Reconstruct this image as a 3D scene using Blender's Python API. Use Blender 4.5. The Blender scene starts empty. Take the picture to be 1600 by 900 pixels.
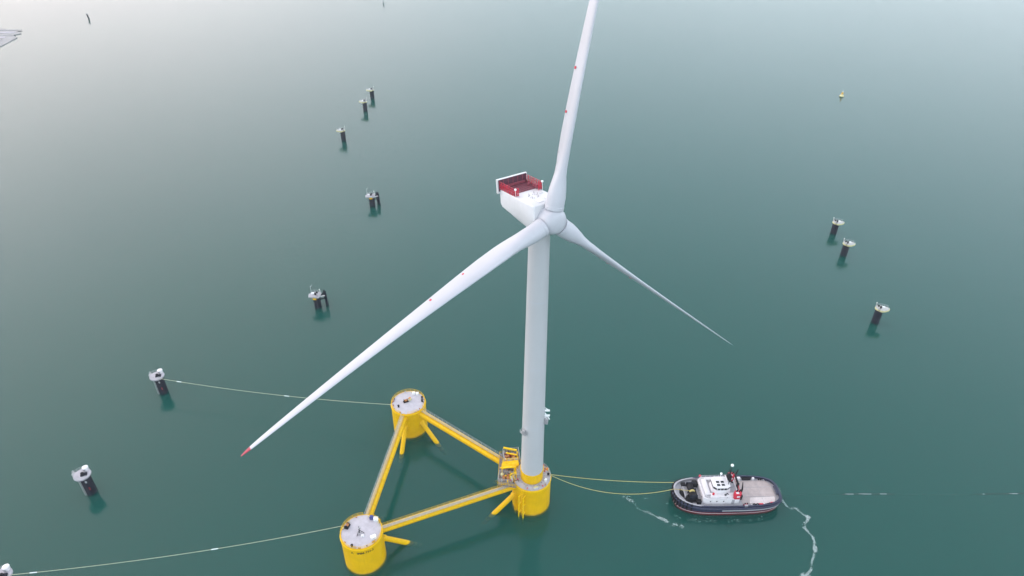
import bpy, bmesh, math, random
from mathutils import Vector, Matrix, noise
R = math.radians
random.seed(7)
scene = bpy.context.scene
col = scene.collection

# ------------------------------------------------------------------ camera
cam_d = bpy.data.cameras.new('camera'); cam = bpy.data.objects.new('camera', cam_d); col.objects.link(cam)
cam_d.sensor_width = 36.0; cam_d.lens = 36.0*1078.145/1600.0
cam_d.clip_start = 1.0; cam_d.clip_end = 30000
pitch, roll = R(34.167), R(0.385)
fwd = Vector((0, math.cos(pitch), -math.sin(pitch))); rt = Vector((1, 0, 0)); up0 = rt.cross(fwd)
r2 = rt*math.cos(roll) + up0*math.sin(roll); u2 = -rt*math.sin(roll) + up0*math.cos(roll)
m3 = Matrix((r2, u2, -fwd)).transposed()
cam.matrix_world = Matrix.Translation((0, 0, 182.073)) @ m3.to_4x4()
scene.camera = cam

# ------------------------------------------------------------------ light
SUN_EL, SUN_AZ = R(14), R(-60)          # azimuth from +Y towards +X
sun_dir = Vector((math.sin(SUN_AZ)*math.cos(SUN_EL), math.cos(SUN_AZ)*math.cos(SUN_EL), math.sin(SUN_EL)))
w = bpy.data.worlds.new('World'); scene.world = w; w.use_nodes = True
nt = w.node_tree; nt.nodes.clear()
def N(t, kind, **k):
    n = t.nodes.new(kind)
    for a, b in k.items(): setattr(n, a, b)
    return n
out = N(nt, 'ShaderNodeOutputWorld'); bg = N(nt, 'ShaderNodeBackground'); bg.inputs['Strength'].default_value = 0.1
sky = N(nt, 'ShaderNodeTexSky', sky_type='NISHITA'); sky.sun_disc = False
sky.sun_elevation = SUN_EL; sky.sun_rotation = SUN_AZ; sky.dust_density = 3.0; sky.air_density = 1.0
tc = N(nt, 'ShaderNodeTexCoord')
# overcast layer: brightness by height and a soft warm patch where the sun stands behind the cloud
sep = N(nt, 'ShaderNodeSeparateXYZ'); nt.links.new(tc.outputs['Generated'], sep.inputs[0])
ramp = N(nt, 'ShaderNodeValToRGB'); nt.links.new(sep.outputs['Z'], ramp.inputs[0])
cr = ramp.color_ramp; cr.elements[0].position = 0.0; cr.elements[0].color = (1.88, 2.04, 2.18, 1)
cr.elements[1].position = 1.0; cr.elements[1].color = (.85, .90, 1.0, 1)
e = cr.elements.new(0.2); e.color = (1.82, 2.05, 2.24, 1)
e = cr.elements.new(0.45); e.color = (1.62, 1.93, 2.22, 1)
e = cr.elements.new(0.7); e.color = (1.10, 1.18, 1.33, 1)
dot = N(nt, 'ShaderNodeVectorMath', operation='DOT_PRODUCT'); nt.links.new(tc.outputs['Generated'], dot.inputs[0]); dot.inputs[1].default_value = sun_dir
mr = N(nt, 'ShaderNodeMapRange'); mr.interpolation_type = 'SMOOTHSTEP'; mr.inputs['From Min'].default_value = 0.42; mr.inputs['From Max'].default_value = 1.0
nt.links.new(dot.outputs['Value'], mr.inputs['Value'])
glow = N(nt, 'ShaderNodeMix', data_type='RGBA', blend_type='ADD'); nt.links.new(mr.outputs[0], glow.inputs['Factor'])
nt.links.new(ramp.outputs[0], glow.inputs['A']); glow.inputs['B'].default_value = (1.15, .62, .46, 1)
cl = N(nt, 'ShaderNodeTexNoise'); cl.inputs['Scale'].default_value = 2.2; cl.inputs['Detail'].default_value = 4; nt.links.new(tc.outputs['Generated'], cl.inputs['Vector'])
clr = N(nt, 'ShaderNodeMapRange'); clr.inputs['From Min'].default_value = .3; clr.inputs['From Max'].default_value = .7; clr.inputs['To Min'].default_value = 9.5; clr.inputs['To Max'].default_value = 10.4
nt.links.new(cl.outputs['Fac'], clr.inputs['Value'])
sc_ = N(nt, 'ShaderNodeVectorMath', operation='SCALE'); nt.links.new(glow.outputs['Result'], sc_.inputs[0]); nt.links.new(clr.outputs[0], sc_.inputs['Scale'])
mx = N(nt, 'ShaderNodeMix', data_type='RGBA'); mx.inputs['Factor'].default_value = 0.9
nt.links.new(sky.outputs[0], mx.inputs['A']); nt.links.new(sc_.outputs[0], mx.inputs['B'])
nt.links.new(mx.outputs['Result'], bg.inputs['Color']); nt.links.new(bg.outputs[0], out.inputs[0])
sl = bpy.data.lights.new('sun', 'SUN'); sl.energy = 0.5; sl.angle = R(20); sl.color = (1.0, .93, .86)
so = bpy.data.objects.new('sun', sl); col.objects.link(so)
so.rotation_euler = (-sun_dir).to_track_quat('-Z', 'Y').to_euler()
vs = scene.view_settings; vs.view_transform = 'Standard'; vs.look = 'None'; vs.exposure = 0.22; vs.gamma = 1.0; vs.use_curve_mapping = False

# ------------------------------------------------------------------ materials
def paint(name, c, rough=.5, metal=0.0, var=.12, scale=.6, streak=0.0, dirt=(0.25, .2, .14), bump=0.0, spec=.5):
    m = bpy.data.materials.new(name); m.use_nodes = True; t = m.node_tree; b = t.nodes['Principled BSDF']
    b.inputs['Metallic'].default_value = metal; b.inputs['Specular IOR Level'].default_value = spec
    co = N(t, 'ShaderNodeTexCoord')
    n1 = N(t, 'ShaderNodeTexNoise'); n1.inputs['Scale'].default_value = scale; n1.inputs['Detail'].default_value = 6; n1.inputs['Roughness'].default_value = .65
    t.links.new(co.outputs['Object'], n1.inputs['Vector'])
    hs = N(t, 'ShaderNodeMix', data_type='RGBA', blend_type='MIX')
    a = tuple(max(0, x*(1-var)) for x in c)+(1,); bb = tuple(min(1, x*(1+var)) for x in c)+(1,)
    mp = N(t, 'ShaderNodeMapRange'); mp.inputs['From Min'].default_value = .3; mp.inputs['From Max'].default_value = .7; t.links.new(n1.outputs['Fac'], mp.inputs['Value'])
    t.links.new(mp.outputs[0], hs.inputs['Factor']); hs.inputs['A'].default_value = a; hs.inputs['B'].default_value = bb
    last = hs.outputs['Result']
    if streak > 0:
        mpp = N(t, 'ShaderNodeMapping'); mpp.inputs['Scale'].default_value = (1.3, 1.3, .07); t.links.new(co.outputs['Object'], mpp.inputs['Vector'])
        n2 = N(t, 'ShaderNodeTexNoise'); n2.inputs['Scale'].default_value = 1.6; n2.inputs['Detail'].default_value = 5; t.links.new(mpp.outputs[0], n2.inputs['Vector'])
        m2 = N(t, 'ShaderNodeMapRange'); m2.inputs['From Min'].default_value = .55; m2.inputs['From Max'].default_value = .8; m2.inputs['To Max'].default_value = streak; t.links.new(n2.outputs['Fac'], m2.inputs['Value'])
        s2 = N(t, 'ShaderNodeMix', data_type='RGBA'); t.links.new(m2.outputs[0], s2.inputs['Factor']); t.links.new(last, s2.inputs['A']); s2.inputs['B'].default_value = dirt+(1,)
        last = s2.outputs['Result']
    t.links.new(last, b.inputs['Base Color'])
    rr = N(t, 'ShaderNodeMapRange'); rr.inputs['To Min'].default_value = max(.05, rough-.1); rr.inputs['To Max'].default_value = min(1, rough+.1); t.links.new(n1.outputs['Fac'], rr.inputs['Value']); t.links.new(rr.outputs[0], b.inputs['Roughness'])
    if bump > 0:
        n3 = N(t, 'ShaderNodeTexNoise'); n3.inputs['Scale'].default_value = 6; t.links.new(co.outputs['Object'], n3.inputs['Vector'])
        bp = N(t, 'ShaderNodeBump'); bp.inputs['Strength'].default_value = bump; bp.inputs['Distance'].default_value = .05; t.links.new(n3.outputs['Fac'], bp.inputs['Height']); t.links.new(bp.outputs[0], b.inputs['Normal'])
    return m
M = dict(
    white=paint('white gelcoat', (.485, .495, .535), .38, var=.05, scale=.12, streak=.12, dirt=(.45, .44, .42)),
    tower=paint('light grey tower paint', (.475, .485, .50), .42, var=.035, scale=.1, streak=.12, dirt=(.36, .37, .38)),
    seam=paint('weld seam', (.47, .50, .55), .5, var=.03),
    nacelle=paint('nacelle panel', (.63, .635, .65), .4, var=.05, scale=.3, streak=.15, dirt=(.4, .4, .38)),
    red=paint('signal red', (.56, .02, .05), .45, var=.25, scale=1.2),
    pinkred=paint('faded red mesh', (.27, .06, .085), .6, var=.35, scale=2.5),
    darkred=paint('dark louvre', (.09, .03, .05), .7, var=.3, scale=3),
    yellow=paint('marine yellow', (.74, .44, .0), .42, var=.08, scale=.35, streak=.35, dirt=(.50, .25, .01), spec=.2),
    yellow2=paint('bright yellow steel', (.85, .55, .0), .45, var=.15, scale=1.5, spec=.25),
    stain=paint('waterline stain', (.55, .32, .01), .6, var=.3, scale=.8),
    deck=paint('grey deck coating', (.48, .46, .50), .7, var=.12, scale=.8, streak=0),
    grating=paint('galvanised grating', (.44, .38, .25), .6, metal=.2, var=.3, scale=3),
    steel=paint('galvanised steel', (.42, .43, .44), .5, metal=.4, var=.15, scale=2),
    darksteel=paint('tarred steel', (.012, .016, .026), .6, var=.4, scale=.8, streak=.4, dirt=(.04, .025, .02), bump=.3, spec=.12),
    black=paint('black rubber', (.015, .015, .018), .75, var=.3, scale=2, spec=.2),
    navy=paint('navy hull paint', (.019, .025, .058), .55, var=.3, scale=1.0, streak=.4, dirt=(.10, .09, .11)),
    hullred=paint('hull red', (.15, .010, .02), .5, var=.25, scale=.8),
    twhite=paint('ship white', (.72, .70, .72), .4, var=.08, scale=.8, streak=.3, dirt=(.42, .33, .28)),
    tgrey=paint('ship deck grey', (.36, .355, .38), .65, var=.15, scale=1.2),
    wood=paint('worn work deck', (.42, .36, .35), .8, var=.14, scale=.7),
    plate=paint('scuffed pale deck plate', (.60, .54, .53), .6, var=.12, scale=.7, streak=.3, dirt=(.55, .5, .3)),
    glass=paint('dark window glass', (.01, .014, .02), .08, var=.1),
    rust=paint('rusty orange steel', (.40, .17, .06), .75, var=.4, scale=3),
    cream=paint('cream paint', (.62, .58, .30), .5, var=.15, scale=1.5),
    dolwhite=paint('white dolphin deck', (.52, .52, .50), .6, var=.15, scale=1.5),
    capwhite=paint('bright white paint', (.85, .87, .87), .4, var=.04),
    rope=paint('yellow green rope', (.46, .38, .14), .8, var=.2, scale=4),
    mrope=paint('pale mooring rope', (.40, .41, .29), .8, var=.25, scale=3),
    foam=paint('sea foam', (.46, .56, .55), .9, var=.3, scale=3),
    concrete=paint('wet grey concrete', (.33, .325, .325), .8, var=.3, scale=.3),
    blue=paint('blue paint', (.03, .05, .22), .5),
    orange=paint('orange paint', (.65, .18, .03), .5),
    floor=paint('dull plate floor', (.20, .175, .16), .7, var=.35, scale=2),
    tipred=paint('dark red tip', (.36, .015, .05), .5, var=.1),
    letter=paint('black lettering', (.015, .012, .01), .5),
    joint=paint('wet joint', (.05, .055, .055), .8),
)
def thin_foam():
    t = M['foam'].node_tree; b = t.nodes['Principled BSDF']; o = [n for n in t.nodes if n.type == 'OUTPUT_MATERIAL'][0]
    tr = N(t, 'ShaderNodeBsdfTransparent'); ms = N(t, 'ShaderNodeMixShader'); ms.inputs[0].default_value = .38
    t.links.new(tr.outputs[0], ms.inputs[1]); t.links.new(b.outputs[0], ms.inputs[2]); t.links.new(ms.outputs[0], o.inputs['Surface'])
thin_foam()
# planks across the tug's work deck
def planks():
    m = M['wood']; t = m.node_tree; b = t.nodes['Principled BSDF']; src = b.inputs['Base Color'].links[0].from_socket
    co = N(t, 'ShaderNodeTexCoord'); wv = N(t, 'ShaderNodeTexWave', wave_type='BANDS', bands_direction='Y'); wv.inputs['Scale'].default_value = .55; wv.inputs['Distortion'].default_value = .15
    t.links.new(co.outputs['Object'], wv.inputs['Vector'])
    mp = N(t, 'ShaderNodeMapRange'); mp.inputs['From Min'].default_value = 0; mp.inputs['From Max'].default_value = .12; mp.inputs['To Min'].default_value = .3; mp.inputs['To Max'].default_value = 0; t.links.new(wv.outputs['Fac'], mp.inputs['Value'])
    mx = N(t, 'ShaderNodeMix', data_type='RGBA'); t.links.new(mp.outputs[0], mx.inputs['Factor']); t.links.new(src, mx.inputs['A']); mx.inputs['B'].default_value = (.12, .10, .09, 1); t.links.new(mx.outputs['Result'], b.inputs['Base Color'])
planks()

# ------------------------------------------------------------------ mesh helpers
SPLIT = dict(beam_weld=1, hydraulic_unit=1, funnel_emblem=1, tower_joint=1, roof_hatch=1, pump_unit=1, winch_drum=1, buoyant_tank=1, control_cabinet=1, porthole=1,
             window=1, roof_window=1, searchlight=1, exhaust_pipe=1, deck_locker=1, vent_box=1, fire_locker=1, tyre_fender=1, bow_fender=1, tower_bolt=1, roof_handrail=1, raking_pile=2,
             tie_beam=1, gantry_beam=1, life_raft=1, mooring_bitt=1, louvre_rib=1, winch_frame=1, walkway_bracket=1, boat_landing=99)
class MB:
    def __init__(s): s.v = []; s.f = []
    def add(s, vs, fs):
        o = len(s.v); s.v += [Vector(v) for v in vs]; s.f += [tuple(i+o for i in f) for f in fs]; return s
    def box(s, c, d, rz=0, rot=None):
        x, y, z = [q/2 for q in d]; P = [Vector((i*x, j*y, k*z)) for k in (-1, 1) for j in (-1, 1) for i in (-1, 1)]
        m = rot if rot else Matrix.Rotation(rz, 3, 'Z')
        return s.add([m @ p + Vector(c) for p in P], [(0, 2, 3, 1), (4, 5, 7, 6), (0, 1, 5, 4), (2, 6, 7, 3), (0, 4, 6, 2), (1, 3, 7, 5)])
    def bevbox(s, c, d, bv=.1, rz=0):
        x, y = d[0]/2, d[1]/2
        o = [(x-bv, -y), (x, -y+bv), (x, y-bv), (x-bv, y), (-x+bv, y), (-x, y-bv), (-x, -y+bv), (-x+bv, -y)]
        cz, sz = math.cos(rz), math.sin(rz); o = [(c[0]+a*cz-b*sz, c[1]+a*sz+b*cz) for a, b in o]
        z0, z1 = c[2]-d[2]/2, c[2]+d[2]/2
        oo = [(c[0]+(a-c[0])*(1-bv/max(x, .01)), c[1]+(b-c[1])*(1-bv/max(y, .01))) for a, b in o]
        return s.loft([[(a, b, z0) for a, b in o], [(a, b, z1-bv*.7) for a, b in o], [(a, b, z1) for a, b in oo]])
    def loft(s, rings, caps=True, closed=True):
        n = len(rings[0]); vs = [p for r in rings for p in r]; fs = []
        for i in range(len(rings)-1):
            for j in range(n if closed else n-1):
                k = (j+1) % n; fs.append((i*n+j, i*n+k, (i+1)*n+k, (i+1)*n+j))
        if caps: fs += [tuple(reversed(range(n))), tuple((len(rings)-1)*n+j for j in range(n))]
        return s.add(vs, fs)
    def cyl(s, a, b, r0, r1=None, n=16, caps=True):
        r1 = r0 if r1 is None else r1; a, b = Vector(a), Vector(b); d = (b-a).normalized()
        x = d.orthogonal().normalized() if abs(d.z) < .999 else Vector((1, 0, 0)); y = d.cross(x)
        return s.loft([[c+(x*math.cos(t)+y*math.sin(t))*r for t in [2*math.pi*k/n for k in range(n)]] for c, r in ((a, r0), (b, r1))], caps)
    def tube(s, pts, r, n=6, caps=True):
        pts = [Vector(p) for p in pts]; rings = []
        for i, p in enumerate(pts):
            d = (pts[min(i+1, len(pts)-1)]-pts[max(i-1, 0)]).normalized()
            x = d.cross(Vector((0, 0, 1))); x = x.normalized() if x.length > .01 else Vector((1, 0, 0)); y = d.cross(x)
            rr = r[i] if isinstance(r, (list, tuple)) else r
            rings.append([p+(x*math.cos(t)+y*math.sin(t))*rr for t in [2*math.pi*k/n for k in range(n)]])
        return s.loft(rings, caps)
    def lathe(s, prof, c=(0, 0, 0), n=32, caps=True):
        return s.loft([[(c[0]+r*math.cos(t), c[1]+r*math.sin(t), c[2]+z) for t in [2*math.pi*k/n for k in range(n)]] for r, z in prof], caps)
    def prism(s, o, z0, z1): return s.loft([[(a, b, z0) for a, b in o], [(a, b, z1) for a, b in o]])
    def sphere(s, c, r, n=12, sz=1):
        k = n//2; return s.loft([[(c[0]+r*math.sin(p)*math.cos(t), c[1]+r*math.sin(p)*math.sin(t), c[2]-r*sz*math.cos(p)) for t in [2*math.pi*j/n for j in range(n)]] for p in [math.pi*(i+.02)/(k+.04) for i in range(k+1)]])
    def ring(s, c, r, rt_, n=32, m=6, ax='Z'):
        rings = []
        for i in range(n+1):
            t = 2*math.pi*i/n; d = Vector((math.cos(t), math.sin(t), 0)); rings.append([Vector(c)+d*(r+rt_*math.cos(q))+Vector((0, 0, rt_*math.sin(q))) for q in [2*math.pi*j/m for j in range(m)]])
        return s.loft(rings, False)
    def rail(s, pts, h=1.1, r=.045, posts=1.5, closed=False):
        pts = [Vector(p) for p in pts];
        if closed: pts = pts+[pts[0]]
        for z in (h, h*.52): s.tube([p+Vector((0, 0, z)) for p in pts], r, 5)
        for a, b in zip(pts, pts[1:]):
            k = max(1, round((b-a).length/posts))
            for i in range(k): q = a.lerp(b, i/k); s.cyl(q, q+Vector((0, 0, h)), r, n=5)
        q = pts[-1]; s.cyl(q, q+Vector((0, 0, h)), r, n=5); return s
    def build(s, name, mat, parent=None, smooth=True, loc=None):
        if name in SPLIT:
            par = list(range(len(s.v)))
            def root(i):
                while par[i] != i: par[i] = par[par[i]]; i = par[i]
                return i
            for f in s.f:
                for j in f[1:]: par[root(j)] = root(f[0])
            comps = {}
            for i in range(len(s.v)): comps.setdefault(root(i), []).append(i)
            keys = sorted(comps, key=lambda k: comps[k][0]); per = SPLIT[name]
            if len(keys) > per:
                last = None
                for g in range(0, len(keys), per):
                    ids = [i for k in keys[g:g+per] for i in comps[k]]; mp = {i: n for n, i in enumerate(ids)}
                    q = MB(); q.v = [s.v[i] for i in ids]; q.f = [tuple(mp[i] for i in f) for f in s.f if f[0] in mp]
                    last = q.build_one(name, mat, parent, smooth, loc)
                return last
        return s.build_one(name, mat, parent, smooth, loc)
    def build_one(s, name, mat, parent=None, smooth=True, loc=None):
        me = bpy.data.meshes.new(name); me.from_pydata([tuple(v) for v in s.v], [], s.f); me.update()
        bm = bmesh.new(); bm.from_mesh(me); bmesh.ops.recalc_face_normals(bm, faces=bm.faces); bm.to_mesh(me); bm.free()
        me.materials.append(M[mat] if isinstance(mat, str) else mat)
        if smooth: me.shade_smooth(); me.set_sharp_from_angle(angle=R(35))
        o = bpy.data.objects.new(name, me); col.objects.link(o)
        if parent: o.parent = parent
        if loc: o.location = loc
        return o
def tag(o, label=None, cat=None, group=None, kind=None):
    for k, v in (('label', label), ('category', cat), ('group', group), ('kind', kind)):
        if v: o[k] = v
    return o
def empty(name, loc, rz=0, **k):
    o = bpy.data.objects.new(name, None); o.location = loc; o.rotation_euler = (0, 0, rz); o.empty_display_size = 2; col.objects.link(o); return tag(o, **k)

# ------------------------------------------------------------------ the setting: water, air
def water_mat(name, alpha):
    m = bpy.data.materials.new(name); m.use_nodes = True; t = m.node_tree; t.nodes.clear()
    o = N(t, 'ShaderNodeOutputMaterial'); g = N(t, 'ShaderNodeNewGeometry')
    body = N(t, 'ShaderNodeBsdfDiffuse'); body.inputs['Color'].default_value = (.016, .104, .094, 1)
    big = N(t, 'ShaderNodeTexNoise'); big.inputs['Scale'].default_value = .0045; big.inputs['Detail'].default_value = 3; t.links.new(g.outputs['Position'], big.inputs['Vector'])
    mixc = N(t, 'ShaderNodeMix', data_type='RGBA'); t.links.new(big.outputs['Fac'], mixc.inputs['Factor'])
    mixc.inputs['A'].default_value = (.006, .112, .092, 1); mixc.inputs['B'].default_value = (.010, .126, .101, 1); t.links.new(mixc.outputs['Result'], body.inputs['Color'])
    if alpha < 1:
        tr = N(t, 'ShaderNodeBsdfTransparent'); ms = N(t, 'ShaderNodeMixShader'); ms.inputs[0].default_value = alpha
        t.links.new(tr.outputs[0], ms.inputs[1]); t.links.new(body.outputs[0], ms.inputs[2]); last = ms.outputs[0]
    else: last = body.outputs[0]
    if name == 'water surface':
        # ripples: three sizes, with calmer and livelier patches
        mp = N(t, 'ShaderNodeMapping'); mp.inputs['Scale'].default_value = (1, 1.7, 1); mp.inputs['Rotation'].default_value = (0, 0, R(-12)); t.links.new(g.outputs['Position'], mp.inputs['Vector'])
        def nz(s, d=3):
            n = N(t, 'ShaderNodeTexNoise'); n.inputs['Scale'].default_value = s; n.inputs['Detail'].default_value = d; t.links.new(mp.outputs[0], n.inputs['Vector']); return n
        a, b, c = nz(.9, 3), nz(.16, 3), nz(.018, 3)
        bp1 = N(t, 'ShaderNodeBump'); bp1.inputs['Distance'].default_value = .07; bp1.inputs['Strength'].default_value = .45; t.links.new(a.outputs['Fac'], bp1.inputs['Height'])
        bp2 = N(t, 'ShaderNodeBump'); bp2.inputs['Distance'].default_value = .12; bp2.inputs['Strength'].default_value = .5; t.links.new(b.outputs['Fac'], bp2.inputs['Height']); t.links.new(bp1.outputs[0], bp2.inputs['Normal'])
        pm = N(t, 'ShaderNodeMapRange'); pm.inputs['From Min'].default_value = .38; pm.inputs['From Max'].default_value = .62; pm.inputs['To Min'].default_value = .12; pm.inputs['To Max'].default_value = .75; t.links.new(c.outputs['Fac'], pm.inputs['Value']); t.links.new(pm.outputs[0], bp1.inputs['Strength'])
        fr = N(t, 'ShaderNodeFresnel'); fr.inputs['IOR'].default_value = 1.40
        gl = N(t, 'ShaderNodeBsdfGlossy'); t.links.new(bp2.outputs[0], gl.inputs['Normal']); t.links.new(bp2.outputs[0], fr.inputs['Normal'])
        rr = N(t, 'ShaderNodeMapRange'); rr.inputs['From Min'].default_value = .35; rr.inputs['From Max'].default_value = .65; rr.inputs['To Min'].default_value = .09; rr.inputs['To Max'].default_value = .15
        t.links.new(c.outputs['Fac'], rr.inputs['Value']); t.links.new(rr.outputs[0], gl.inputs['Roughness'])
        m2 = N(t, 'ShaderNodeMixShader'); t.links.new(fr.outputs[0], m2.inputs[0]); t.links.new(last, m2.inputs[1]); t.links.new(gl.outputs[0], m2.inputs[2]); last = m2.outputs[0]
    t.links.new(last, o.inputs['Surface']); return m
M['w0'] = water_mat('water surface', .5); M['w1'] = water_mat('water body', .5); M['w2'] = water_mat('water depth', 1)
for nm, z, mt, S_ in (('water', 0, 'w0', 9000), ('water_layer', -.9, 'w1', 9000), ('water_layer', -1.9, 'w1', 9000), ('water_depth', -3.2, 'w2', 9000)):
    tag(MB().add([(-S_, -S_, z), (S_, -S_, z), (S_, S_, z), (-S_, S_, z)], [(0, 1, 2, 3)]).build(nm, mt, smooth=False), kind='structure')

hz = bpy.data.materials.new('haze'); hz.use_nodes = True; t = hz.node_tree; t.nodes.clear()
o_ = N(t, 'ShaderNodeOutputMaterial'); pv = N(t, 'ShaderNodeVolumePrincipled'); pv.inputs['Color'].default_value = (.93, .96, 1, 1); pv.inputs['Density'].default_value = .0001; pv.inputs['Anisotropy'].default_value = .2
t.links.new(pv.outputs[0], o_.inputs['Volume'])
hb = MB().box((0, 500, 98.5), (2600, 2600, 205)).build('haze', hz, smooth=False); tag(hb, kind='stuff')

# ------------------------------------------------------------------ wind turbine
C = Vector((6.566, 146.074, 0)); A = Vector((-36.308, 178.611, 0)); B = Vector((-43.050, 125.213, 0))
hub = Vector((9.790, 141.129, 104.948)) - C
n_ = Vector((.54274, -.83236, .11228)); up_ = Vector((-.06133, .09405, .99368)); s_ = Vector((.83766, .5462, 0))
T = empty('wind_turbine', C+Vector((0, 0, 11.7)), label='white three-bladed wind turbine on a tall grey tower, standing on the yellow floating platform', cat='wind turbine')
off = Vector((0, 0, -11.7))
mb = MB(); prof = []
for i in range(25):
    z = 15.6+(100.6-15.6)*i/24; prof.append((3.45+(2.6-3.45)*i/24, z))
mb.lathe(prof, off, 64); tower = mb.build('tower', 'tower', T)
mb = MB()
for z in (35.5, 57.8, 80.0): mb.lathe([(3.45-.85*(z-15.6)/85+q, z+dz) for q, dz in ((0.0, -.09), (.012, -.05), (.012, .05), (0.0, .09))], off, 64, caps=False)
mb.build('tower_joint', 'seam', tower)
MB().lathe([(3.5, 11.72), (3.5, 15.3), (3.72, 15.32), (3.72, 15.58), (3.46, 15.6)], off, 48).build('tower_base', 'yellow', T)
# service boxes clinging to the tower
def bracket(dirv, z, big):
    d = Vector(dirv).normalized(); t_ = Vector((-d.y, d.x, 0)); ang = math.atan2(d.y, d.x); base = off+d*3.25+Vector((0, 0, z))
    mb = MB(); mb.box(base+d*.55+Vector((0, 0, -.5)), (1.1, 2.2, .12), ang); mb.box(base+d*.55+Vector((0, 0, -.9)), (.9, .12, .8), ang)
    mb.rail([base+t_*1.05+Vector((0, 0, -.4)), base+d*1.1+t_*1.05+Vector((0, 0, -.4)), base+d*1.1-t_*1.05+Vector((0, 0, -.4)), base-t_*1.05+Vector((0, 0, -.4))], 1.0, .05, 1)
    o = mb.build('service_bracket', 'steel', T)
    MB().bevbox(base+d*.5+Vector((0, 0, .15)), (.7, 1.0, 1.1), .08, ang).build('junction_box', 'steel', o)
    if big:
        for k, dz in enumerate((2.2, 4.2)):
            MB().box(base+d*.7+t_*(-.2)+Vector((0, 0, dz)), (1.5, .5, .35), ang+.2).build('floodlight', 'capwhite', o)
        MB().tube([base+Vector((0, 0, 5)), base+d*.9+Vector((0, 0, 4.4))], .1).tube([base+Vector((0, 0, 1)), base+d*1.5+Vector((0, 0, 2.4))], .14).tube([base+Vector((0, 0, 3)), base+d*1.5+Vector((0, 0, .6))], .14).build('strut', 'capwhite', o)
bracket((-.75, -.66, 0), 33.6, False)
bracket((.985, -.17, 0), 36.6, True)
# nacelle: hub frame coordinates (a back along the shaft, b sideways, c up)
H0 = hub+off
def hf(a, b, c): return H0-n_*a+s_*b+up_*c
secs = []
for a, hw, top, bot in ((2.7, 3.7, 3.75, -3.2), (3.0, 3.9, 3.95, -3.4), (6, 4.0, 4.0, -3.2), (8.5, 4.0, 4.0, -2.8), (16.6, 3.9, 4.0, -1.1), (17.6, 3.75, 3.9, -.5)):
    ch = 1.3 if bot < -2 else .7
    r_ = []
    for (b, c) in ((-hw, bot+ch), (-hw, top-.35), (-hw+.12, top-.12), (-hw+.35, top), (hw-.35, top), (hw-.12, top-.12), (hw, top-.35), (hw, bot+ch), (hw-.45, bot+ch*.4), (hw-ch, bot), (-hw+ch, bot), (-hw+.45, bot+ch*.4)): r_.append(hf(a, b, c))
    secs.append(r_)
nac = MB().loft(secs).build('nacelle', 'nacelle', T)
MB().cyl(Vector(off)+Vector((0, 0, 100.5)), Vector(off)+Vector((0, 0, 102.2)), 2.75, 2.9, 40).build('yaw_collar', 'steel', T)
rot3 = Matrix((-n_, s_, up_)).transposed()
mb = MB(); mb.box(hf(4.7, -1.0, 4.06), (1.9, 1.6, .12), rot=rot3).box(hf(4.9, 1.6, 4.06), (1.5, 1.2, .14), rot=rot3).box(hf(8.9, 2.2, 4.07), (1.0, 1.0, .16), rot=rot3); mb.build('roof_hatch', 'nacelle', nac, smooth=False)
mb = MB()
for (a, b, l) in ((6.7, -1.4, 1.1), (7.3, .6, 1.4), (8.7, -1.0, .9), (5.9, 2.6, .8), (9.3, .8, .7)):
    mb.tube([hf(a, b, 4.0), hf(a, b, 4.35), hf(a+l*.8, b+l*.35, 4.35), hf(a+l*.8, b+l*.35, 4.0)], .05, 5)
for k in range(16):
    t0 = 2*math.pi*k/16; 
    if k % 4: mb.box(hf(8+1.2*math.cos(t0), -.3+1.2*math.sin(t0), 4.02), (.22, .22, .05), rot=rot3)
mb.build('roof_handrail', 'tgrey', nac)
for b in (-2.6, 2.4): MB().cyl(hf(9.7 if b < 0 else 10.2, b*1.62, 3.9), hf(9.7 if b < 0 else 10.2, b*1.62, 6.0), .05, n=6).sphere(hf(9.7 if b < 0 else 10.2, b*1.62, 6.1), .3).build('beacon_light', 'capwhite', nac)
# hoist platform on the nacelle's rear: red mesh walls round a red floor, white cooler panel behind
MB().box(hf(14.75, 0, 4.08), (5.5, 7.9, .12), rot=rot3).build('hoist_platform_floor', 'pinkred', nac, smooth=False)
mb = MB()
walls = [((17.4, -3.95), (10.4, -3.95)), ((10.4, -3.95), (10.4, -2.9)), ((17.4, 3.95), (10.6, 3.95)), ((10.6, 3.95), (10.6, 3.0))]
for (a0, b0), (a1, b1) in walls:
    L = math.hypot(a1-a0, b1-b0); k = max(2, round(L/1.15))
    for i in range(k+1):
        a, b = a0+(a1-a0)*i/k, b0+(b1-b0)*i/k; mb.cyl(hf(a, b, 4.0), hf(a, b, 6.0), .085, n=6)
    for c in (4.25, 4.8, 5.35, 5.98): mb.cyl(hf(a0, b0, c), hf(a1, b1, c), .05, n=6)
    for i in range(k):
        f0, f1 = i/k, (i+1)/k; mb.cyl(hf(a0+(a1-a0)*f0, b0+(b1-b0)*f0, 4.2), hf(a0+(a1-a0)*f1, b0+(b1-b0)*f1, 5.95), .05, n=5)
    q = max(2, int(L/.8))
    for i in range(q): a, b = a0+(a1-a0)*(i+.5)/q, b0+(b1-b0)*(i+.5)/q; mb.cyl(hf(a, b, 4.2), hf(a, b, 5.98), .035, n=4)
mb.build('hoist_platform_fence', 'red', nac)
mb = MB()
for (a0, b0), (a1, b1) in walls:
    ca, cb = (a0+a1)/2, (b0+b1)/2; mb.box(hf(ca, cb, 4.3), (max(abs(a1-a0), .05), max(abs(b1-b0), .05), .4), rot=rot3)
mb.build('kick_panel', 'pinkred', nac, smooth=False)
mb = MB()
for i in range(9): mb.box(hf(12.1+i*.64, 0, 4.17), (.09, 7.6, .06), rot=rot3)
for i in range(9): mb.box(hf(14.75, -3.6+i*.9, 4.19), (5.4, .07, .06), rot=rot3)
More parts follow.
